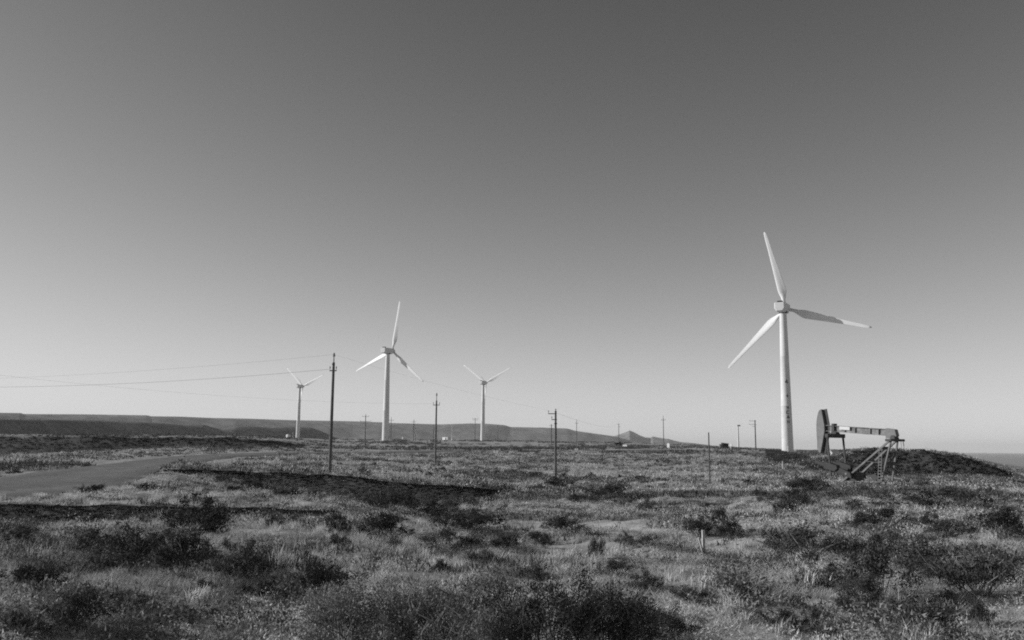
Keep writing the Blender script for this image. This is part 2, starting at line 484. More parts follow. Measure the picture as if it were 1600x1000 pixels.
# ------------------------------------------------------------------ wind turbines
def blade_mesh():
    L_ = 22.0
    st = [(0.7, .9, .9, 0), (2.2, .9, .86, 0), (3.4, 1.25, .62, 16), (4.6, 1.85, .42, 15), (5.6, 1.98, .36, 13), (8, 1.72, .28, 10), (11, 1.42, .22, 7), (14, 1.15, .17, 5), (17, .9, .13, 3), (20, .78, .11, 1.5), (21.5, .62, .08, .5), (22.3, .25, .04, 0)]
    n = 14
    V, Fc = [], []
    for (r_, c_, t_, tw) in st:
        circ = r_ < 3
        for i in range(n):
            a = 2 * math.pi * i / n
            c2 = c_ * (1.0 if circ else 1.12)
            x = math.cos(a) * c2 / 2 + (0 if circ else c2 * 0.16)
            th = math.sin(a) * t_ / 2
            if not circ: th *= (0.55 - 0.45 * math.cos(a)) * 1.15 if math.cos(a) > 0.2 else 1
            tw_ = R(tw)
            V.append((x * math.cos(tw_) - th * math.sin(tw_), x * math.sin(tw_) + th * math.cos(tw_), r_))
    for k in range(len(st) - 1):
        for i in range(n):
            j = (i + 1) % n
            Fc.append((k * n + i, k * n + j, (k + 1) * n + j, (k + 1) * n + i))
    Fc.append(tuple(range(n))); Fc.append(tuple(range((len(st) - 1) * n, len(st) * n)))
    return MB().add(V, Fc)

def make_turbine(loc, theta, label, marks=False):
    AXIS = R(32)                                   # rotors all face the same wind
    t = empty('wind_turbine', loc)
    tag(t, label, 'wind turbine', 'white three bladed wind turbines')
    H = 39.0
    tw = MB()
    zs = [0.0, 0.4, 0.41, 12.9, 13.0, 13.1, 25.9, 26.0, 26.1, H - 1.3]
    rs = [1.6, 1.6, 1.5, 1.32, 1.36, 1.315, 1.115, 1.15, 1.11, .9]
    tw.tube([(0, 0, z) for z in zs], rs, 40)
    tower = tw.build('tower', 'white', t, smooth=True)
    MB().tube([(0, 0, -1.2), (0, 0, 0.12)], 2.6, 24).build('foundation', 'concrete', t)
    dr = MB(); dr.box((0, -1.49, 1.6), (0.8, 0.16, 2.0)); d = dr.build('door', 'offwhite', t, bevel=0.03)
    MB().box((0.28, -1.585, 1.6), (0.05, 0.06, 0.2)).build('handle', 'dark', d)
    # nacelle frame: local +Y points at the wind
    ax = Matrix.Rotation(-AXIS, 3, 'Z')
    na_ = MB()
    sec = [(-3.4, .86), (-3.1, 1.0), (2.0, 1.0), (2.3, .8)]
    prof = [(-.72, -1.25), (.72, -1.25), (1.22, -.55), (1.22, .72), (1.05, .92), (-1.05, .92), (-1.22, .72), (-1.22, -.55)]
    V, Fc = [], []
    for y, k in sec:
        for (x, z) in prof: V.append(ax @ Vector((x * k * 1.15, y, z * k * 1.12)) + Vector((0, 0, H)))
    for a in range(3):
        for i in range(8): Fc.append((a * 8 + i, a * 8 + (i + 1) % 8, a * 8 + 8 + (i + 1) % 8, a * 8 + 8 + i))
    Fc += [tuple(range(8)), tuple(range(24, 32))]
    na_.add(V, Fc)
    nac = na_.build('nacelle', 'white', t, bevel=0.08)
    MB().tube([(0, 0, H - 1.5), (0, 0, H - 1.0)], 1.12, 24).build('yaw_bearing', 'dark', t, smooth=True)
    cb = MB(); cb.box(ax @ Vector((0, -2.55, 1.24)) + Vector((0, 0, H)), (1.35, 0.7, 0.42), ax); cb.build('cooler', 'dark', nac, bevel=0.04)
    hv = MB()
    hc = ax @ Vector((0, 3.1, 0.1)) + Vector((0, 0, H))
    pts = [ax @ Vector((0, y, 0.1)) + Vector((0, 0, H)) for y in (2.25, 2.5, 3.5, 4.1, 4.5, 4.65)]
    hv.tube(pts, [.75, .95, .95, .75, .4, .1], 20)
    hub = hv.build('hub', 'white', t, smooth=True)
    bm_ = blade_mesh().mesh('blade', True)
    if not bm_.materials: bm_.materials.append(M['blade'])
    for k in range(3):
        b = bpy.data.objects.new('blade', bm_); C.objects.link(b); b.parent = t
        # rotate about the rotor axis; a positive angle is clockwise as seen from behind
        rot = Matrix.Rotation(-AXIS, 4, 'Z') @ Matrix.Rotation(R(theta + 120 * k), 4, 'Y')
        b.matrix_local = Matrix.Translation(hc) @ rot
    if marks:
        # dark marks running down the tower: an emblem, a small diamond and a column of characters
        vang = math.atan2(-loc[1], -loc[0]) + R(16)
        lean = 0.0168
        def mark(name, strokes, zc):
            mb = MB()
            strokes = [tuple(q * .85 for q in st) for st in strokes]
            for (u0, w0, u1, w1, th) in strokes:
                a, b = Vector((u0, w0)), Vector((u1, w1))
                d_ = (b - a).normalized(); nrm = Vector((-d_.y, d_.x)) * th / 2
                segs = 4
                ring = []
                for s_ in range(segs + 1):
                    p = a + (b - a) * s_ / segs
                    for sg in (-1, 1):
                        qv = p + nrm * sg
                        z = zc + qv.y
                        r0 = 1.5 - (1.5 - .9) * z / (H - 1.3) + 0.03
                        aa = vang + qv.x / r0
                        ring.append((r0 * math.cos(aa), r0 * math.sin(aa), z))
                mb.add(ring, [(2 * i, 2 * i + 1, 2 * i + 3, 2 * i + 2) for i in range(segs)])
            o = mb.build(name, 'mark', tower)
            so_ = o.modifiers.new('thick', 'SOLIDIFY'); so_.thickness = 0.02
        mark('emblem', [(-.5, -.25, .1, .65, .3), (.05, .6, .2, -.6, .34), (-.5, -.25, .5, -.3, .28), (-.1, -.2, .1, .2, .4)], 19.3)
        mark('diamond_mark', [(-.3, 0, .05, .38, .2), (.05, .38, .3, 0, .2), (.3, 0, 0, -.4, .2), (0, -.4, -.3, 0, .2), (-.1, 0, .1, 0, .3)], 15.6)
        mark('character', [(-.45, .35, .45, .4, .28), (.3, .4, .25, -.3, .24), (-.1, .3, -.1, -.1, .2)], 12.4)
        mark('character', [(-.4, .4, -.42, -.4, .26), (-.4, .38, .4, .4, .22), (-.42, -.38, .35, -.42, .22)], 11.3)
        mark('character', [(-.4, -.4, .1, .45, .28), (.1, .45, .4, -.4, .3), (-.25, -.15, .3, -.2, .26)], 10.1)
        mark('character', [(-.35, -.42, -.33, .42, .22), (-.33, .4, .3, -.4, .2), (.33, -.42, .33, .42, .22)], 8.9)
    return t

p = at_dist(1231, 232); make_turbine((p.x, p.y, p.z - 0.95), -13.5, 'largest and nearest white wind turbine with dark marks down its tower, behind the pumpjack', True)
p = at_dist(602, 384); make_turbine((p.x, p.y, p.z - 0.05), 8.5, 'white wind turbine standing between the two nearest utility poles', False)
p = at_dist(465, 668); make_turbine((p.x, p.y, p.z - 0.05), -51, 'farthest-left white wind turbine, standing left of the tallest utility pole beside a white hut', False)
p = at_dist(754, 596); make_turbine((p.x, p.y, p.z - 0.05), -56, 'white wind turbine with raised blades in a V, right of the second utility pole', False)

# ------------------------------------------------------------------ utility poles
def make_pole(px, d, h, label, r0=0.14, arms=(), insul=True, m='wood', post=0.0, lean=(0, 0), zadj=-0.15, group='utility poles across the plain', seg=10):
    p = at_dist(px, d)
    t = empty('utility_pole', (p.x, p.y, p.z + zadj))
    tag(t, label, 'utility pole', group)
    t.rotation_euler = (lean[1], lean[0], 0)
    MB().tube([(0, 0, 0), (0, 0, h * .5), (0, 0, h)], [r0, r0 * .88, r0 * .72], seg).build('shaft', m, t, smooth=True)
    for (z, half, off, ins) in arms:
        a = MB(); a.box((off, -r0, z), (2 * half, 0.08, 0.08)); arm = a.build('crossarm', m, t)
        if insul:
            for k in ins:
                ii = MB(); ii.tube([(off + k * half, -r0, z + .06), (off + k * half, -r0, z + .16), (off + k * half, -r0, z + .2), (off + k * half, -r0, z + .3), (off + k * half, -r0, z + .34)], [.02, .022, .05, .045, .02], 8)
                ii.build('insulator', 'insulator', arm, smooth=True)
    if post:
        a = MB(); a.tube([(0, 0, h - .02), (0, 0, h + post * .6), (0, 0, h + post * .62), (0, 0, h + post * .85), (0, 0, h + post)], [.05, .04, .10, .09, .04], 8)
        a.build('top_insulator', 'insulator', t, smooth=True)
    return t, p

POLES = {}
def topof(k, dz=0.0, off=0.0):
    t, p, h = POLES[k]
    return Vector((p.x + off, p.y - 0.14, p.z - 0.15 + h + dz))
def pole(key, px, d, h, label, **kw):
    t, p = make_pole(px, d, h, label, **kw); POLES[key] = (t, p, h)
pole('a', 515, 68.5, 8.55, 'tallest and nearest dark wooden utility pole, left of the middle wind turbine', r0=0.135, arms=[(7.9, .27, 0, (-.9, .9)), (8.4, .1, 0, ())], post=0.75)
pole('b', 680, 110, 8.0, 'wooden utility pole right of the tallest one, with short crossarm', r0=0.13, arms=[(7.45, .42, 0, (-.9, .9))], post=0.95)
pole('c', 868, 91, 7.0, 'dark utility pole with brackets to its left, rising from a dark patch of scrub', r0=0.14, arms=[(6.7, .42, -.36, (-.9,)), (6.1, .28, -.15, (-.9,)), (5.7, .16, 0, ())], post=0.2)
pole('d', 1109, 92, 5.3, 'slender bare dark pole standing alone left of the biggest turbine', r0=0.085, m='wood')
pole('e', 570, 262, 9.0, 'distant pole with two crossarms just left of the middle wind turbine', r0=0.15, arms=[(8.6, 1.0, 0, (-.9, 0, .9)), (7.2, 1.6, 0, (-.95, .95))], post=0.3)
pole('f', 610.5, 335, 9.0, 'faint far pole showing just right of the middle turbine tower', r0=0.12, arms=[(8.2, .9, 0, (-.9, .9))], post=0.5)
pole('g', 646, 380, 8.9, 'far pole with two short crossarms above the scrub beside a pale post', r0=0.17, arms=[(8.1, .9, 0, (-.9, .9)), (7.1, .8, 0, (-.9, .9)), (5.6, .7, 0, ())], post=0.4)
pole('h', 677, 385, 5.6, 'short far pole with white box on top, beside the second utility pole', r0=0.16)
pole('i', 706, 420, 7.2, 'pale far pole rising beside the small white cabin', r0=0.14, m='offwhite')
pole('j', 742, 360, 9.6, 'far pole with a broad flat top left of the V-bladed turbine', r0=0.13, arms=[(9.4, 1.3, 0, (-.95, 0, .95)), (8.9, 1.0, 0, (-.9, .9))])
pole('k', 777.5, 470, 8.6, 'faint far pole right of the V-bladed turbine', r0=0.11, arms=[(8.3, .8, 0, (-.9, .9))])
pole('l', 861.5, 330, 7.6, 'far pole just left of the bracketed dark pole', r0=0.2, arms=[(7.0, .8, 0, (-.9, .9))])
pole('m', 901, 293, 8.4, 'thin far pole with one short crossarm right of the bracketed pole', r0=0.12, arms=[(7.7, .55, 0, (-.9, .9))], post=0.6)
pole('n', 967, 390, 8.6, 'far pole above dark bushes left of the conical hill', r0=0.16, arms=[(8.3, .7, -.2, (-.9, .9)), (7.2, .5, .2, (.9,))], post=0.2)
pole('o', 1037, 262, 8.6, 'thin far pole above the small white marker right of the conical hill', r0=0.12, arms=[(8.0, .6, 0, (-.9, .9))], post=0.7)
pole('p', 1181, 257, 9.0, 'thick far pole with double brackets left of the biggest turbine', r0=0.2, arms=[(8.75, 1.0, -.7, (-.9, 0)), (7.7, 1.15, -.7, (-.9, 0)), (7.2, .5, -.4, ())])
# box on the short far pole
t, p, h = POLES['h']; MB().box((0, 0, h + .5), (1.1, .8, 1.2)).build('equipment_box', 'offwhite', t, bevel=.03)

def cable(a, b, sag, label, r=0.02, n=28, group='overhead cables'):
    a, b = Vector(a), Vector(b)
    pts = [a + (b - a) * (k / n) + Vector((0, 0, -4 * sag * (k / n) * (1 - k / n))) for k in range(n + 1)]
    o = MB().tube(pts, r, 5).build('overhead_cable', 'cable', None, smooth=True)
    return tag(o, label, 'cable', group)

# off-picture poles that the left-hand spans run to
left1 = (-76.0, 96.0); left2 = (-58.0, 58.0)
zl1 = EYE + 6.35; zl2 = EYE + 7.4
def side_pole(xy, h, lab):
    z = hz(*xy)
    t = empty('utility_pole', (xy[0], xy[1], z - .15)); tag(t, lab, 'utility pole', 'utility poles across the plain')
    MB().tube([(0, 0, 0), (0, 0, h)], [.17, .12], 10).build('shaft', 'wood', t, smooth=True)
    MB().box((0, -.14, h - .3), (1.3, .1, .12)).build('crossarm', 'wood', t)
side_pole(left1, zl1 - hz(*left1) + .35, 'utility pole beyond the left edge carrying the long sagging cable')
side_pole(left2, zl2 - hz(*left2) + .35, 'utility pole beyond the left edge carrying the faint upper cable')
A_l, A_r, A_t = topof('a', -.55, -.33), topof('a', -.55, .33), topof('a', .6)
B_l, B_t = topof('b', -.4, -.55), topof('b', .85)
cable((left1[0], left1[1] - .14, zl1), A_l, 0.95, 'thickest cable sagging from the tallest pole to the left edge', 0.010)
cable((left1[0] + .5, left1[1] - .14, zl1 + .25), A_t, 0.75, 'faint upper cable from the top of the tallest pole to the left edge', 0.005)
cable((left2[0], left2[1] - .14, zl2), B_l, 1.3, 'cable dipping from the upper left edge towards the second pole', 0.0045)
cable(A_t, topof('c', -.1, -.1), 0.25, 'cable descending from the tallest pole to the bracketed dark pole', 0.0032)
cable(topof('c', -.25, .1), topof('n', -.3, -.5), 1.2, 'cable running from the bracketed pole to the pole left of the conical hill', 0.008)

# ------------------------------------------------------------------ pumpjack
def make_pumpjack():
    YAW = R(58)
    base = at_dist(1400, 91)
    t = empty('pumpjack', (base.x, base.y, base.z - .3))
    tag(t, 'old oil pumpjack with leaf-shaped horsehead and flaking beam in front of the dark rise', 'pumpjack')
    # local frame: -X runs along the beam towards the horsehead, Y across
    t.rotation_euler = (0, 0, -YAW)
    S = 1400 / 91.0
    cx = math.cos(R(35))
    def L(px_): return (px_ - 1404) / S / cx          # beam coordinate of a column for things on the centre line
    # concrete pad and skid
    MB().box((-4.3, 0, -.1), (10.5, 2.6, .35)).build('base_pad', 'concrete', t, bevel=.03)
    for s in (-1, 1): MB().box((-4.3, s * .95, .2), (10.2, .2, .28)).build('skid_rail', 'steel', t)
    zt = 4.75
    # post platform and bearing
    MB().box((0.15, 0, zt), (.7, 2.3, .24)).build('post_cap', 'steel', t, bevel=.03)
    br = MB(); br.box((0.1, 0, zt + .3), (.6, .8, .4), None, .7); br.build('saddle_bearing', 'steel', t, bevel=.03)
    # legs
    for s in (-1, 1):
        MB().bar((-.15, s * .55, zt - .1), (-5.9, s * .9, .3), .17, .17).build('front_leg', 'steel_pale', t)
        MB().bar((0.05, s * .55, zt - .1), (-1.1, s * .9, .3), .15, .15).build('rear_leg', 'steel_pale', t)
    MB().bar((-2.9, -.75, 2.6), (-2.9, .75, 2.6), .22, .2).build('brace', 'steel', t)
    MB().bar((-1.0, -.62, 3.95), (-1.0, .62, 3.95), .25, .3).build('brace', 'steel', t)
    MB().bar((-.5, -.75, 2.4), (-.5, .75, 2.4), .2, .35).build('brace', 'steel', t)
    MB().bar((-.75, -.85, 1.5), (-.25, .65, 3.6), .1).build('brace', 'steel', t)
    MB().bar((-.75, .85, 1.5), (-.25, -.65, 3.6), .1).build('brace', 'steel', t)
    MB().bar((-2.9, -.75, 2.6), (-.5, -.75, 2.4), .1).build('brace', 'steel', t)
    # ladder on the near side
    lad = empty('ladder'); lad.parent = t
    for k in (-.17, .17): MB().bar((-1.1 + k, -1.15, .3), (-.95 + k, -.85, 3.9), .05).build('ladder_rail', 'steel_pale', lad)
    for k in range(12):
        f = (k + .5) / 12
        c = Vector((-1.1 + .15 * f, -1.15 + .3 * f, .3 + 3.6 * f))
        MB().bar(c - Vector((.17, 0, 0)), c + Vector((.17, 0, 0)), .06).build('rung', 'steel_pale', lad)
    # loose wires under the cap
    for (x, y, l_) in ((.35, 1.0, 1.1), (.45, .9, .8), (.3, .7, .9)):
        MB().tube([(x, y, zt - .1), (x + .08, y, zt - .1 - l_ * .5), (x + .03, y, zt - .1 - l_)], .018, 5).build('hanging_wire', 'cable', t)
    # walking beam (I-section), tilted up to the head
    z0, z1 = zt + .72, 6.1
    xh = -8.35
    d = Vector((xh, 0, z1 - z0)).normalized(); up = Vector((-d.z, 0, d.x)); up = up if up.z > 0 else -up
    a, b = Vector((.35, 0, z0)), Vector((xh, 0, z1))
    wb = MB()
    wb.bar(a, b, .06, .66)
    wb.bar(a + up * .33, b + up * .30, .40, .06); wb.bar(a - up * .33, b - up * .30, .40, .06)
    beam = wb.build('walking_beam', 'beam', t)
    for f in (.1, .22, .34, .55, .7, .86):
        c = a + (b - a) * f
        MB().bar(c - up * .295, c + up * .295, .36, .05, up=(1, 0, 0)).build('stiffener', 'steel' if f in (.22, .86) else 'beam', beam)
    c0, c1 = a + (b - a) * .62 - Vector((0, .215, 0)) + up * .12, a + (b - a) * .77 - Vector((0, .215, 0)) + up * .12
    wp = MB().bar(c0, c1, .04, .34).build('white_plate', 'white', beam); wp['label'] = 'white painted plate on the beam side'
    # rear end bracket
    eb = MB(); eb.prism([(-.75, zt + .2), (.2, zt + .15), (.5, zt + .45), (.35, z0 + .36), (-.7, z0 + .5)], -.26, .26); eb.build('end_bracket', 'head', t, bevel=.02)
    # horsehead: leaf-shaped side plates with arc front
    hx, hzc = xh + .05, z1
    arc = [(-1.05, 2.05), (-1.42, 1.5), (-1.66, .8), (-1.75, 0), (-1.75, -.9), (-1.66, -1.9), (-1.5, -2.75)]
    poly = [(-.68, 2.2), (-.5, 2.18), (.0, .25), (-.0, -.35), (-1.0, -2.85), (-1.3, -2.95)] + arc[::-1]
    poly = [(hx + px_ * .62 + .1, hzc + pz * .93) for px_, pz in poly]
    head = MB().prism(poly, -.34, .34).build('horsehead', 'head', t, bevel=.02)
    bp = [(hx + q0 * .62 + .1, hzc + q1 * .93) for q0, q1 in [(-.5, 2.18), (.0, .25), (.0, -.35), (-1.0, -2.85)]]
    for k in range(3):
        (xa, za), (xb, zb) = bp[k], bp[k + 1]
        MB().bar((xa + .05, 0, za), (xb + .05, 0, zb), .84, .07, up=(0, 1, 0)).build('back_flange', 'steel', head)
    for yy in (-.2, .2):
        MB().tube([(hx - 1.0, yy, hzc - .3), (hx - 1.04, yy, hzc - 2.2), (hx - 1.02, yy, 1.9)], .022, 5).build('bridle_cable', 'cable', head)
    MB().box((hx - 1.02, 0, 1.85), (.16, .6, .16)).build('carrier_bar', 'steel', head)
    MB().tube([(hx - 1.02, 0, 1.8), (hx - 1.02, 0, .9)], .035, 6).build('polished_rod', 'steel_pale', head)
    wh = MB(); wh.tube([(hx - 1.02, 0, -.1), (hx - 1.02, 0, .3), (hx - 1.02, 0, .32), (hx - 1.02, 0, .45), (hx - 1.02, 0, .46), (hx - 1.02, 0, 1.0)], [.14, .14, .24, .24, .1, .08], 12); wh.build('wellhead', 'steel', t, smooth=True)
    # cross yoke under the beam near the head, bearing on top, two pitmans down
    xk = -7.1
    zk = z0 + (z1 - z0) * (xk - .35) / (xh - .35) - .78
    MB().box((xk, 0, zk), (.42, 2.9, .42)).build('cross_yoke', 'steel', t, bevel=.04)
    yb = MB(); yb.box((xk, 0, zk + .38), (.85, .7, .36), None, .6); yb.build('yoke_bearing', 'steel', t, bevel=.03)
    MB().box((xk - .05, 0, zk + .85), (.3, .55, .95)).build('beam_clamp', 'steel', t)
    for s in (-1, 1):
        MB().bar((xk, s * 1.3, zk - .1), (xk + .3, s * 1.3, .9), .16, .16).build('pitman', 'steel', t)
    # gear reducer, long counterweighted cranks
    MB().box((-4.9, 0, .95), (1.5, 1.3, .9)).build('gear_reducer', 'steel', t, bevel=.05)
    MB().tube([(-5.0, -1.25, 1.25), (-5.0, 1.25, 1.25)], .12, 12).build('crank_shaft', 'steel_pale', t)
    for s in (-1, 1):
        c = MB(); c.prism([(-4.3, .75), (-4.45, 1.35), (-5.4, 1.75), (-8.9, 2.65), (-9.0, 2.3), (-7.0, 1.75), (-5.1, 1.0)], s * 1.12 - .12, s * 1.12 + .12)
        c.build('crank', 'dark', t, bevel=.02)
        w = MB(); w.prism([(-7.6, 2.5), (-6.0, 2.1), (-5.9, 1.75), (-6.3, 1.45), (-7.7, 1.75)], s * 1.12 - .3, s * 1.12 + .3); w.build('counterweight', 'dark', t, bevel=.04)
    # motor at the back
    m_ = MB(); m_.tube([(-2.2, -.4, .95), (-2.2, .6, .95)], .36, 14); m_.build('motor', 'steel', t, smooth=True)
    return t
make_pumpjack()

# ------------------------------------------------------------------ small things
def small(name, px, d, label, cat, build, rz=0.0, group=None, zadj=-.05):
    p = at_dist(px, d); t = empty(name, (p.x, p.y, p.z + zadj), rz); tag(t, label, cat, group); build(t); return t
def hut(w, dpt, h, roof=.25, m='offwhite', door=True):
    def f(t):
        MB().box((0, 0, h / 2), (w, dpt, h)).build('wall', m, t)
        r = MB(); r.add([(-w / 2 - .1, -dpt / 2 - .1, h), (w / 2 + .1, -dpt / 2 - .1, h), (w / 2 + .1, dpt / 2 + .1, h), (-w / 2 - .1, dpt / 2 + .1, h), (-w / 2 - .1, 0, h + roof), (w / 2 + .1, 0, h + roof)], [(0, 1, 5, 4), (2, 3, 4, 5), (0, 4, 3), (1, 2, 5), (3, 2, 1, 0)]); r.build('roof', 'concrete', t)
        if door:
            MB().box((w * .2, -dpt / 2 - .02, h * .42), (w * .22, .06, h * .8)).build('door', 'dark', t)
    return f
small('transformer_hut', 450.5, 655, 'small white hut left of the base of the farthest-left turbine', 'hut', hut(2.9, 2.4, 2.6, .3, 'white'), R(-48))
def thin_posts(t):
    MB().tube([(0, 0, 0), (0, 0, 4.6)], .16, 8).build('post', 'offwhite', t)
    MB().tube([(.9, 0, 0), (.9, 0, 2.4)], .14, 8).build('post', 'concrete', t)
    MB().box((.45, 0, 2.0), (.9, .08, .12)).build('rail', 'concrete', t)
small('cable_riser', 457.5, 660, 'pair of thin pale posts between the white hut and the farthest-left turbine', 'posts', thin_posts)
small('cabin', 697.5, 560, 'low white cabin on the skyline right of the second utility pole', 'cabin', hut(4.6, 2.8, 2.1, .25, 'white'), R(-42))
def tank(r, h, m='offwhite'):
    def f(t):
        MB().tube([(0, 0, 0), (0, 0, h), (0, 0, h + r * .25)], [r, r, .1], 16).build('shell', m, t, smooth=True)
        MB().tube([(0, 0, h + .1), (0, 0, h + r * .25 + .25)], .12, 8).build('vent', 'dark', t)
    return f
small('storage_tank', 707, 555, 'small white tank just right of the low white cabin', 'tank', tank(.75, 1.2))
small('storage_tank', 630, 470, 'small white tank on the skyline between the middle turbine and the second pole', 'tank', tank(.6, 1.3))
def column(t):
    MB().tube([(0, 0, 0), (0, 0, 5.4)], [.34, .3], 12).build('shaft', 'offwhite', t, smooth=True)
    MB().tube([(0, 0, 5.3), (0, 0, 5.5)], .4, 12).build('cap', 'concrete', t)
small('vent_pipe', 649, 382, 'pale upright pipe beside the far pole with short crossarms', 'pipe', column)
def mast(t):
    MB().tube([(0, 0, 0), (0, 0, 38)], [1.5, .9], 16).build('shaft', 'offwhite', t, smooth=True)
    MB().box((1.2, 0, 38.6), (4.2, 2.2, 2.0)).build('head', 'concrete', t, bevel=.2)
small('mast', 1154, 1220, 'slim white tower without blades on the skyline left of the biggest turbine', 'tower', mast, zadj=-3)

def signplate(w, h, post, m='white', tilt=0.0, double=False):
    def f(t):
        MB().bar((0, 0, 0), (0, 0, post), .09, .09).build('post', 'wood_pale', t)
        if double:
            for s in (-1, 1):
                MB().box((s * w * .36, -.08, post + h * .1), (w * .5, .04, h), Matrix.Rotation(s * R(18), 3, 'Y')).build('plate', m, t)
        else:
            MB().box((0, -.08, post), (w, .04, h), Matrix.Rotation(tilt, 3, 'Y')).build('plate', m, t)
    return f
small('road_sign', 775, 158, 'pale two-plate sign on a short post beside the road, below the V-bladed turbine', 'sign', signplate(.85, .55, 1.0, 'concrete', double=True), R(-35))
small('road_sign', 901, 190, 'small pale sign in the scrub below the thin far pole', 'sign', signplate(.65, .5, .8, 'concrete', double=True), R(-35))
small('marker', 1044.5, 232, 'small bright white upright marker right of the conical hill', 'marker', signplate(.75, 1.1, .95, 'white'), R(-45))
def s_marker(t):
    MB().bar((0, 0, 0), (0, 0, 1.0), .34, .2).build('post', 'white', t)
    MB().box((.12, -.05, 1.25), (.55, .22, .55)).build('plate', 'white', t)
small('marker', 1142, 228, 'bright white stubby marker beside the dark shed on the skyline', 'marker', s_marker, R(-45))
def white_box(t):
    MB().box((0, 0, .45), (1.45, 1.0, .75)).build('body', 'white', t, bevel=.05)
    MB().box((0, 0, .06), (1.6, 1.15, .14)).build('plinth', 'concrete', t)
small('utility_box', 977.5, 262, 'low bright white box on the ground below the conical hill', 'box', white_box, R(-40))
def shed(t):
    MB().box((.2, 0, .75), (1.5, 1.4, 1.3)).build('wall', 'steel', t)
    MB().box((-.95, 0, .7), (.7, 1.5, 1.3)).build('side_panel', 'head', t)
    r = MB(); r.add([(-.7, -.8, 1.42), (1.05, -.8, 1.41), (1.05, .8, 1.41), (-.7, .8, 1.42), (-.7, -.8, 1.7), (1.05, -.8, 1.5), (1.05, .8, 1.5), (-.7, .8, 1.7)], [(3, 2, 1, 0), (4, 5, 6, 7), (0, 1, 5, 4), (1, 2, 6, 5), (2, 3, 7, 6), (3, 0, 4, 7)]); r.build('roof', 'dark', t)
small('shed', 1132, 240, 'small dark shed on the skyline left of the slim white tower', 'shed', shed)
small('shelter', 1303, 175, 'small pale gabled shelter seen between the legs of the pumpjack', 'shelter', hut(1.5, 1.3, .6, .55, 'white', False), R(12))
def stake(t):
    st = MB(); st.bar((0, 0, -.15), (0.0, 0.02, .56), .085, .05); st.build('stake', 'wood_pale', t)
    MB().bar((-.02, -.05, .1), (-.11, -.05, .42), .06, .03).build('slat', 'wood_pale', t)
pt = ground_px(1100, 873)
ts = empty('survey_stake', pt); tag(ts, 'short bleached wooden stake with a split side slat in the foreground grass', 'stake'); stake(ts)
def post(t):
    MB().tube([(0, 0, -.1), (0, 0, 1.7)], .05, 6).build('lower_post', 'wood', t)
    MB().tube([(0, 0, 1.7), (0, 0, 2.45)], .06, 6).build('upper_post', 'wood_pale', t)
small('marker_post', 1224, 88, 'slender post with pale top in front of the biggest turbine base', 'post', post)

# ------------------------------------------------------------------ shrubs
def shrub_meshes(seed, n_leaf, leaf, n_stem, upright=0.0, clumps=70, fill=0.35, openness=0.0):
    r = np.random.default_rng(seed)
    # stems from the root to the dome
    sm = MB()
    tips = []
    for k in range(n_stem):
        a = r.uniform(0, 2 * math.pi); el = math.acos(r.uniform(0.12, 1)) * (1 - upright * .5)
        L_ = r.uniform(.72, 1.08)
        lump = 1 + .25 * math.sin(3 * a + seed) + .15 * math.sin(5 * a + 2 * seed)
        e = Vector((math.sin(el) * math.cos(a) * lump, math.sin(el) * math.sin(a) * lump, math.cos(el) * .86)) * L_
        b = Vector((r.uniform(-.18, .18), r.uniform(-.18, .18), -.06))
        mid = b.lerp(e, .5) + Vector((r.uniform(-.08, .08), r.uniform(-.08, .08), .08))
        sm.tube([b, mid, e], [.013, .008, .003], 3, False)
        tips.append(e)
        for _ in range(2):
            f = r.uniform(.4, .9); q_ = mid.lerp(e, f)
            e2 = q_ + Vector((r.uniform(-.2, .2), r.uniform(-.2, .2), r.uniform(0, .22)))
            sm.tube([q_, e2], [.007, .003], 3, False); tips.append(e2)
    for k in range(n_stem // 2):
        e0 = tips[int(r.integers(0, len(tips)))]
        e1 = e0 * r.uniform(1.08, 1.28) + Vector((r.uniform(-.1, .1), r.uniform(-.1, .1), r.uniform(0, .12)))
        sm.tube([e0 * .8, e0, e1], [.007, .006, .002], 3, False)
        e2 = e0.lerp(e1, .5) + Vector((r.uniform(-.12, .12), r.uniform(-.12, .12), r.uniform(0, .1)))
        sm.tube([e0.lerp(e1, .3), e2], [.005, .002], 3, False)
    tips = np.array([tuple(t_) for t_ in tips])
    ci = r.integers(0, len(tips), clumps)
    cc = tips[ci] * (1 - fill * r.random((clumps, 1)) ** 1.5)
    cc[:, 2] = np.maximum(cc[:, 2], .06)
    cs = r.uniform(.08, .19, clumps)
    which = r.integers(0, clumps, n_leaf)
    off = r.normal(size=(n_leaf, 3)); off /= np.linalg.norm(off, axis=1)[:, None]
    pos = cc[which] + off * (cs[which] * r.random(n_leaf) ** .45)[:, None]
    pos[:, 2] = np.abs(pos[:, 2])
    u = r.normal(size=(n_leaf, 3)); u[:, 2] += .7 * upright + .3; u /= np.linalg.norm(u, axis=1)[:, None]
    w = np.cross(u, r.normal(size=(n_leaf, 3))); w /= np.linalg.norm(w, axis=1)[:, None]
    s = leaf * (r.uniform(.45, 1.0, n_leaf) + 1.1 * r.random(n_leaf) ** 4)[:, None]
    V = np.stack([pos, pos + u * s + w * s * .38, pos + u * s * 2.0, pos + u * s - w * s * .38], 1).reshape(-1, 3)
    return sm.mesh('stem'), np_mesh('foliage', V, quads=np.arange(len(V)).reshape(-1, 4))

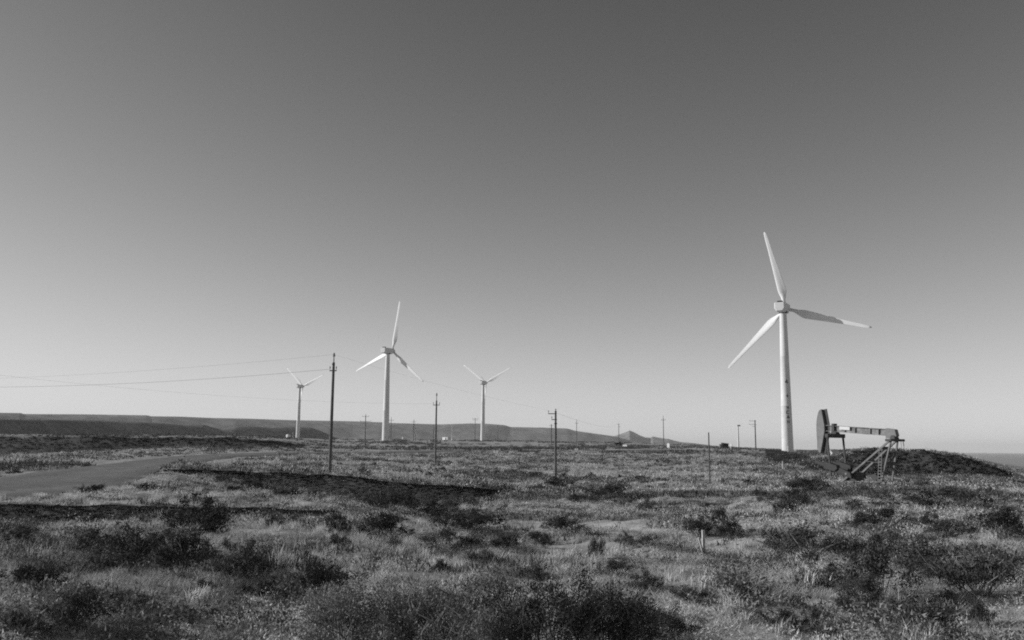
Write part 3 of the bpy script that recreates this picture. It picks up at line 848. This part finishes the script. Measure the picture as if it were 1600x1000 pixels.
VAR = []
for k in range(6):
    st_, fo_ = shrub_meshes(100 + k, 4200, .030, 22, upright=.25 * (k % 3), clumps=80 + 12 * k)
    st_.materials.append(M['stem']); fo_.materials.append(M['leaf']); VAR.append((st_, fo_))
HERO = []
for k in range(4):
    st_, fo_ = shrub_meshes(300 + k, 17000, .0155, 34, upright=.25, clumps=230, fill=.38)
    st_.materials.append(M['stem']); fo_.materials.append(M['leaf_pale'] if k < 2 else M['leaf']); HERO.append((st_, fo_))

def make_shrub(loc, w, h, label, group, var, rz=None):
    t = empty('shrub', loc, random.uniform(0, 6.28) if rz is None else rz)
    t.scale = (w / 2 * random.uniform(.92, 1.08), w / 2, h / .9)
    tag(t, label, 'shrub', group)
    for nm, me in (('stem', var[0]), ('foliage', var[1])):
        o = bpy.data.objects.new(nm, me); C.objects.link(o); o.parent = t
    return t

SHRUBS = [  # column, row of the base, width, height in the photograph, label, kind
 (285, 843, 122, 50, 'broad round dark shrub below the left end of the low shadowed bank'),
 (195, 898, 130, 62, 'left half of the big dark shrub mass in the left foreground'),
 (272, 906, 115, 66, 'right half of the big dark shrub mass in the left foreground'),
 (150, 868, 90, 36, 'dark shrub behind the big shrub mass on the left'),
 (48, 928, 92, 46, 'round dark shrub near the left edge, lower foreground'),
 (25, 858, 70, 30, 'dark shrub at the left edge below the low shadowed bank'),
 (375, 902, 90, 42, 'grey-dark shrub just right of the big shrub mass'),
 (345, 905, 60, 30, 'small shrub tucked against the right side of the big shrub mass'),
 (100, 992, 130, 56, 'dark spreading shrub in the bottom left corner'),
 (190, 965, 90, 36, 'low dark shrub above the bottom left corner shrub'),
 (30, 1002, 90, 40, 'dark shrub cut by the left and bottom edges'),
 (490, 955, 135, 58, 'dark shrub left of the twiggy foreground thicket'),
 (462, 892, 60, 24, 'small dark shrub in pale grass above the foreground thicket'),
 (605, 800, 100, 44, 'feathery shrub overlapping the deep gully shadow'),
 (640, 800, 50, 24, 'dark low shrub right of the feathery shrub by the gully'),
 (453, 821, 36, 18, 'single small round shrub in pale grass right of the broad round shrub'),
 (525, 838, 42, 24, 'small two-lobed shrub in the middle of the pale grass'),
 (600, 845, 116, 36, 'wide dark shrub below the feathery shrub'),
 (690, 810, 80, 24, 'low shrub beyond the wide shrubs left of centre'),
 (735, 838, 118, 32, 'wide low dark shrub left of centre'),
 (790, 866, 56, 24, 'small dark shrub beside the wide low one at centre'),
 (700, 862, 90, 26, 'grey shrub in front of the wide low one left of centre'),
 (948, 782, 88, 28, 'dark shrub patch right of the bracketed pole foot'),
 (876, 840, 86, 24, 'dark shrub patch in the middle ground below the bracketed pole'),
 (880, 764, 66, 16, 'low dark scrub around the foot of the bracketed pole'),
 (1097, 845, 56, 34, 'dark upright shrub above the bleached stake'),
 (1146, 844, 54, 28, 'dark rounded shrub right of the one above the stake'),
 (1020, 858, 66, 20, 'low dark shrub left of the bleached stake'),
 (934, 876, 24, 36, 'narrow dark upright shrub at centre right'),
 (966, 903, 66, 22, 'dark shrub below bright grass plumes at centre'),
 (1016, 926, 72, 26, 'dark shrub with a pale grassy left side at centre right'),
 (1090, 946, 90, 20, 'low flat dark shrub near bottom centre right'),
 (1165, 946, 76, 28, 'dark shrub left of the lower right scrub'),
 (1285, 876, 116, 44, 'large dark shrub below the pumpjack, middle right'),
 (1235, 868, 80, 34, 'grey shrub adjoining the left of the large dark shrub at middle right'),
 (1395, 824, 78, 20, 'flat dark shrub in front of the pumpjack'),
 (1400, 866, 80, 28, 'dark shrub right of the large one at middle right'),
 (1346, 872, 60, 20, 'small dark shrub just right of the large one at middle right'),
 (1275, 772, 96, 24, 'dark shrub in front of the pumpjack horsehead'),
 (1480, 912, 130, 56, 'tall grey shrub in the right foreground'),
 (1550, 945, 130, 70, 'dark shrub at the right edge of the foreground'),
 (1385, 935, 130, 62, 'grey leafy shrub right of centre in the lower right'),
 (1290, 925, 90, 36, 'shrub in the lower right, left of the tall grass stems'),
 (1455, 996, 140, 58, 'dark shrub at the bottom edge, lower right'),
 (1240, 990, 80, 28, 'low dark shrub at the bottom edge right of the thicket'),
 (1445, 792, 130, 30, 'tangled shrub right of the pumpjack'),
 (1530, 796, 110, 36, 'tangled shrub at the right below the dark rise'),
 (1578, 850, 90, 40, 'grey shrub at the right edge, middle ground'),
 (1490, 842, 80, 22, 'low grey shrub at the right in pale grass'),
 (968, 697, 20, 7, 'dark bush on the skyline at the foot of the pole left of the conical hill'),
]
for i, (px_, py_, w_, h_, lab) in enumerate(SHRUBS):
    g = ground_px(px_, py_)
    if g is None: continue
    s = g.y / 1400.0
    make_shrub((g.x, g.y + w_ * s * .3, hz(g.x, g.y + w_ * s * .3) - .03), w_ * s * (1.28 if py_ > 800 else 1.1), max(h_ * s * (1.2 if py_ > 800 else 1.05), .22), lab, None, VAR[i % 6])
# foreground thicket of twiggy shrubs at the bottom centre
THICKET = [
 (545, 1015, 230, 108, 'left pale-leaved bush of the twiggy thicket at the bottom edge', 0),
 (660, 1030, 230, 128, 'pale-leaved twiggy bush at the bottom edge, left of centre', 1),
 (765, 1040, 210, 135, 'middle leafy bush of the thicket at the bottom edge', 0),
 (860, 1035, 230, 138, 'dark bush of the thicket at the bottom edge, just right of centre', 2),
 (960, 1022, 200, 110, 'dark rounded bush at the right of the bottom thicket', 3),
 (1035, 1002, 110, 56, 'smallest dark bush at the right end of the bottom thicket', 2),
]
for (px_, py_, w_, h_, lab, k) in THICKET:
    g = ground_px(px_, py_); s = g.y / 1400.0
    make_shrub((g.x, g.y + .25, hz(g.x, g.y + .25) - .04), w_ * s * 1.15, h_ * s * 1.0, lab, None, HERO[k])

# further shrubs that nothing tells apart
def free_spot(dmin, dmax, spread=34):
    while True:
        d = math.sqrt(random.uniform(dmin ** 2, dmax ** 2)); a = R(random.uniform(-spread, spread))
        x, y = d * math.sin(a), d * math.cos(a)
        b = base_height(x, y)[1][0]
        if b == 1 or road_dist(np.array([x]), np.array([y]))[0] < ROAD_W + (.8 if d < 80 else 8): continue
        if fbm(np.array([x / 9]), np.array([y / 9]), 77, 2)[0] < -.12: continue
        return x, y
def to_px(p):
    v = CM.inverted() @ Vector(p)
    return 800 + 1385 * v.x / -v.z, 500 - 1385 * v.y / -v.z
MARKS = [('the bleached stake', 1100, 872), ('the bottom thicket', 800, 950), ('the big left shrub mass', 235, 880), ('the feathery gully shrub', 605, 790),
         ('the foot of the tallest pole', 515, 738), ('the foot of the second pole', 680, 727), ('the foot of the bracketed pole', 868, 760), ('the slender bare pole', 1109, 755),
         ('the pumpjack ladder', 1377, 757), ('the large dark middle-right shrub', 1285, 870), ('the curving road', 150, 745), ('the slender pale-topped post', 1224, 752),
         ('the right-edge foreground shrub', 1550, 930), ('the broad round left shrub', 285, 830), ('the wide low shrub at centre left', 735, 835)]
ORD = ['nearest', 'second-nearest', 'third-nearest', 'fourth-nearest', 'fifth-nearest', 'sixth-nearest', 'seventh-nearest', 'eighth-nearest', 'ninth-nearest', 'tenth-nearest',
       'eleventh-nearest', 'twelfth-nearest', 'thirteenth-nearest', 'fourteenth-nearest', 'fifteenth-nearest', 'sixteenth-nearest', 'seventeenth-nearest', 'eighteenth-nearest', 'nineteenth-nearest', 'twentieth-nearest'] + ['%s-nearest' % w for w in ('twenty-first', 'twenty-second', 'twenty-third', 'twenty-fourth', 'twenty-fifth', 'twenty-sixth', 'twenty-seventh', 'twenty-eighth', 'twenty-ninth', 'thirtieth')]
LOOSE = []
for k in range(310 - 70):
    near = k < 70
    x, y = free_spot(11, 26, 31) if near else free_spot(26, 100, 31)
    w_ = random.uniform(.3, .8) if near else random.uniform(.6, 1.7)
    t = make_shrub((x, y, hz(x, y) - .03), w_, w_ * (random.uniform(.4, .6) if near else random.uniform(.3, .48)), None, 'small foreground shrubs' if near else 'middle distance shrubs', VAR[k % 6])
    t['category'] = 'shrub'
    qx, qy = to_px(t.location)
    mk = min(MARKS, key=lambda m_: math.hypot((qx - m_[1]), 2.0 * (qy - m_[2])))
    ww = w_ * 1400 / y
    size = 'tiny' if ww < 28 else ('small' if ww < 48 else 'medium')
    side = 'left of' if qx < mk[1] - 12 else ('right of' if qx > mk[1] + 12 else ('behind' if qy < mk[2] else 'in front of'))
    LOOSE.append((size, side, mk, math.hypot(qx - mk[1], qy - mk[2]), t))
by = {}
for e_ in sorted(LOOSE, key=lambda e_: e_[3]): by.setdefault((e_[0], e_[1], e_[2][0]), []).append(e_[4])
for (size, side, mk), L_ in by.items():
    for k, t in enumerate(L_):
        t['label'] = ('%s %s scattered dark shrub %s %s' % (ORD[min(k, 29)], size, side, mk)) if len(L_) > 1 else 'only %s scattered dark shrub %s %s' % (size, side, mk)

# ------------------------------------------------------------------ grass and far scrub: uncountable cover
def tufts(n, dmin, dmax, blades, hgt, wid, spread, seed, seg, clump=None, tint=(.6, 1.25), lean=(.1, .75), wind=.18, base=.05, thr=None, only=None, dens=1.0):
    r = np.random.default_rng(seed)
    XY = []
    tot = 0
    while tot < n:
        d = np.sqrt(r.uniform(dmin ** 2, dmax ** 2, n)) if dens == 1 else dmin * (dmax / dmin) ** r.random(n)
        a = np.radians(r.uniform(-spread, spread, n))
        x, y = d * np.sin(a), d * np.cos(a)
        ok = road_dist(x, y) > ROAD_W - .25 + 1.1 * r.random(n) ** 2 + np.where(d > 85, 4.0, 0)
        bk = base_height(x, y)[1]
        ok &= (bk != 1) if only is None else ((bk == only) & (r.random(n) < .9))
        if thr is not None: ok &= fbm(x / clump, y / clump, seed, 3) + r.normal(0, .12, n) > thr
        if only is None: ok &= fbm(x / 10, y / 10, 99, 3) + r.normal(0, .06, n) > -.30
        XY.append(np.stack([x[ok], y[ok]], 1)); tot += ok.sum()
    XY = np.concatenate(XY)[:n]
    Z = height(XY[:, 0], XY[:, 1])
    size = r.uniform(.55, 1.35, n) * (1 + .5 * fbm(XY[:, 0] / 5, XY[:, 1] / 5, seed + 5, 2))
    tn = r.uniform(tint[0], tint[1], n) * (1 + .5 * fbm(XY[:, 0] / 6, XY[:, 1] / 6, seed + 8, 2))
    N = n * blades
    ti = np.repeat(np.arange(n), blades)
    az = r.uniform(0, 2 * np.pi, N); ln = r.uniform(lean[0], lean[1], N) * size[ti]
    h = hgt * size[ti] * r.uniform(.55, 1.1, N)
    bx, by = XY[ti, 0] + r.normal(0, base, N) * size[ti], XY[ti, 1] + r.normal(0, base, N) * size[ti]
    bz = Z[ti] - .02
    dx, dy = np.cos(az) * ln * hgt + wind * h, np.sin(az) * ln * hgt
    wa = r.uniform(0, np.pi, N); wx, wy = np.cos(wa) * wid / 2, np.sin(wa) * wid / 2
    if seg == 1:
        V = np.stack([np.stack([bx - wx, by - wy, bz], 1), np.stack([bx + wx, by + wy, bz], 1), np.stack([bx + dx, by + dy, bz + h], 1)], 1).reshape(-1, 3)
        T = np.arange(3 * N).reshape(-1, 3); k = 3
    else:
        m = .55
        mx_, my_, mz_ = bx + dx * .3, by + dy * .3, bz + h * .62
        V = np.stack([np.stack([bx - wx, by - wy, bz], 1), np.stack([bx + wx, by + wy, bz], 1), np.stack([mx_ - wx * .8, my_ - wy * .8, mz_], 1), np.stack([mx_ + wx * .8, my_ + wy * .8, mz_], 1), np.stack([bx + dx, by + dy, bz + h], 1)], 1).reshape(-1, 3)
        o = np.arange(N)[:, None] * 5
        T = np.concatenate([o + np.array([[0, 1, 3]]), o + np.array([[0, 3, 2]]), o + np.array([[2, 3, 4]])], 0); k = 5
    tt = np.repeat(np.clip(tn[ti] * r.uniform(.85, 1.15, N), .2, 1.9), k)
    return V, T, tt

def cushions(n, dmin, dmax, leaves, rad, leaf, seed, az=(-35, 35), flat=.6, tint=(.6, 1.3), clump=4, thr=None, dens=1):
    """low rounded plants made of small leaves"""
    r = np.random.default_rng(seed)
    XY, tot = [], 0
    while tot < n:
        d = np.sqrt(r.uniform(dmin ** 2, dmax ** 2, n)) if dens == 1 else dmin * (dmax / dmin) ** r.random(n)
        a = np.radians(r.uniform(az[0], az[1], n)); x, y = d * np.sin(a), d * np.cos(a)
        ok = (road_dist(x, y) > ROAD_W + .3 + np.where(d > 85, 4.0, 0)) & (base_height(x, y)[1] != 1)
        if thr is not None: ok &= fbm(x / clump, y / clump, seed, 3) + r.normal(0, .05, n) > thr
        ok &= fbm(x / 10, y / 10, 99, 3) > -.26
        XY.append(np.stack([x[ok], y[ok]], 1)); tot += ok.sum()
    XY = np.concatenate(XY)[:n]
    Z = height(XY[:, 0], XY[:, 1])
    rr = rad * (r.uniform(.45, 1.0, n) + .8 * r.random(n) ** 4)
    fl = flat * r.uniform(.7, 1.3, n)
    N = n * leaves; ti = np.repeat(np.arange(n), leaves)
    p = r.normal(size=(N, 3)); p /= np.linalg.norm(p, axis=1)[:, None]; p[:, 2] = np.abs(p[:, 2])
    ang = np.arctan2(p[:, 1], p[:, 0])
    lob = 1 + .3 * np.sin(3 * ang + ti) + .2 * np.sin(5 * ang + 2.3 * ti)
    q = p * (r.uniform(.55, 1.02, N) * lob)[:, None] * rr[ti][:, None]; q[:, 2] *= fl[ti]
    c = np.stack([XY[ti, 0], XY[ti, 1], Z[ti] - .02], 1) + q
    u = p + .8 * r.normal(size=(N, 3)); u /= np.linalg.norm(u, axis=1)[:, None]
    w = np.cross(u, r.normal(size=(N, 3))); w /= np.linalg.norm(w, axis=1)[:, None]
    s_ = leaf * r.uniform(.5, 1.5, N)[:, None]
    V = np.stack([c - w * s_ * .35, c + w * s_ * .35, c + u * s_ * 1.6], 1).reshape(-1, 3)
    tn = r.uniform(tint[0], tint[1], n)
    return V, np.arange(3 * N).reshape(-1, 3), np.repeat(tn[ti] * r.uniform(.8, 1.2, N), 3)

def merge(parts):
    V, T, t, o = [], [], [], 0
    for v, tr, ti in parts:
        V.append(v); T.append(tr + o); t.append(ti); o += len(v)
    return np.concatenate(V), np.concatenate(T), np.concatenate(t)

parts = [
 # cushion-like tussocks, short sward, plumes; then coarser with distance
 tufts(7000, 4.5, 26, 46, .12, .011, 43, 1, 1, clump=1.6, thr=-.06, base=.09, lean=(.4, 1.9), wind=.04, tint=(.5, 1.3)),
 tufts(20000, 4.5, 26, 9, .055, .012, 43, 2, 1, lean=(.4, 2.0), base=.14, wind=.04),
 tufts(760, 6.0, 26, 34, .20, .010, 42, 7, 2, clump=3, thr=.05, base=.05, wind=.08),
 tufts(9500, 26, 72, 18, .15, .028, 35, 3, 1, clump=2.6, thr=-.04, base=.12, lean=(.4, 1.8), wind=.04, tint=(.5, 1.3)),
 tufts(12000, 26, 80, 7, .07, .04, 35, 4, 1, lean=(.3, 1.6), base=.2, wind=.04),
 tufts(17000, 70, 330, 8, .25, .09, 34, 5, 1, clump=7, thr=-.05, base=.2, lean=(.3, 1.4), dens=2, wind=.04),
 tufts(9000, 66, 190, 12, .26, .07, 34, 8, 1, clump=4, thr=-.02, base=.18, lean=(.2, 1.2), dens=2, wind=.04),
 cushions(900, 7, 27, 170, .25, .019, 50, thr=-.02, clump=2.5, tint=(.7, 1.35)),
 cushions(2300, 26, 78, 80, .44, .034, 51, thr=.02, clump=5, tint=(.7, 1.4)),
 cushions(3600, 70, 230, 28, .7, .09, 52, thr=.03, clump=9, dens=2, tint=(.7, 1.4)),
 tufts(300, 11, 45, 60, .25, .013, 33, 6, 2, clump=4, thr=0.03, tint=(1.0, 1.4), lean=(.05, .6), base=.09, wind=.1),
]
V, T, ti = merge(parts)
grass = np_obj('dry_grass', np_mesh('dry_grass', V, tris=T, tint=ti), 'grass')
tag(grass, 'dry pale tussock grass covering the plain', 'grass', kind='stuff')

parts = [
 tufts(8000, 60, 330, 18, .34, .11, 34, 15, 1, clump=9, thr=-.02, base=.22, lean=(.2, 1.0), tint=(.5, 1.3), dens=2, wind=0),
 cushions(200, 7, 24, 190, .34, .03, 60, az=(-36, -12), thr=.05, clump=3, tint=(.7, 2.0), flat=.8),
 cushions(310, 7, 24, 190, .34, .03, 61, az=(13, 42), thr=.02, clump=3, tint=(.8, 2.3), flat=.85),
 cushions(220, 10, 26, 150, .28, .03, 62, thr=.08, clump=3, tint=(.6, 1.6), flat=.8),
 cushions(1300, 25, 80, 90, .52, .045, 63, thr=.06, clump=5, tint=(.5, 1.4)),
 cushions(3200, 70, 260, 30, .85, .12, 64, thr=.06, clump=10, dens=2, tint=(.5, 1.2)),
 tufts(3200, 190, 480, 14, .6, .25, 27, 17, 1, clump=16, thr=.02, base=.5, lean=(.2, 1.0), tint=(.6, 1.2), dens=2, wind=0),
 tufts(6500, 58, 77, 13, .07, .05, 25, 18, 1, base=.09, lean=(.2, 1.2), tint=(.22, .5), wind=0, only=1),  # gully bank tufts, tinted near black to stand in for its shadow
 tufts(4500, 27, 37, 13, .05, .03, 36, 19, 1, base=.07, lean=(.2, 1.2), tint=(.22, .5), wind=0, only=1),  # low bank tufts, its shade put into their very dark tint
 tufts(5600, 105, 245, 18, .34, .12, 36, 20, 1, base=.26, lean=(.2, 1.0), tint=(.3, .8), wind=0, only=2),  # scrub of the ridge faces, tint also lowered to deepen their shade
 tufts(6500, 14, 75, 20, .17, .04, 35, 16, 1, clump=2.5, thr=.03, base=.13, lean=(.2, 1.0), tint=(.5, 1.3), wind=.05),
]
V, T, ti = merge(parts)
scrub = np_obj('low_scrub_and_bank_shade', np_mesh('low_scrub_and_bank_shade', V, tris=T, tint=ti), 'scrub')
tag(scrub, 'dark low scrub reading as one mass over the far plain, darkened on banks as shade', 'scrub', kind='stuff')

# ------------------------------------------------------------------ haze
hzm = bpy.data.materials.new('haze'); hzm.use_nodes = True
hn = hzm.node_tree; hn.nodes.clear()
out = hn.nodes.new('ShaderNodeOutputMaterial'); pv = hn.nodes.new('ShaderNodeVolumePrincipled')
pv.inputs['Color'].default_value = (.9, .9, .9, 1)
pv.inputs['Density'].default_value = 3.4e-5
pv.inputs['Anisotropy'].default_value = 0.0
hn.links.new(pv.outputs[0], out.inputs['Volume'])
hb = MB(); hb.box((0, 0, 130), (100000, 100000, 580))
ho = hb.build('haze', hzm); tag(ho, 'thin pale haze over the whole plain', 'haze', kind='stuff')
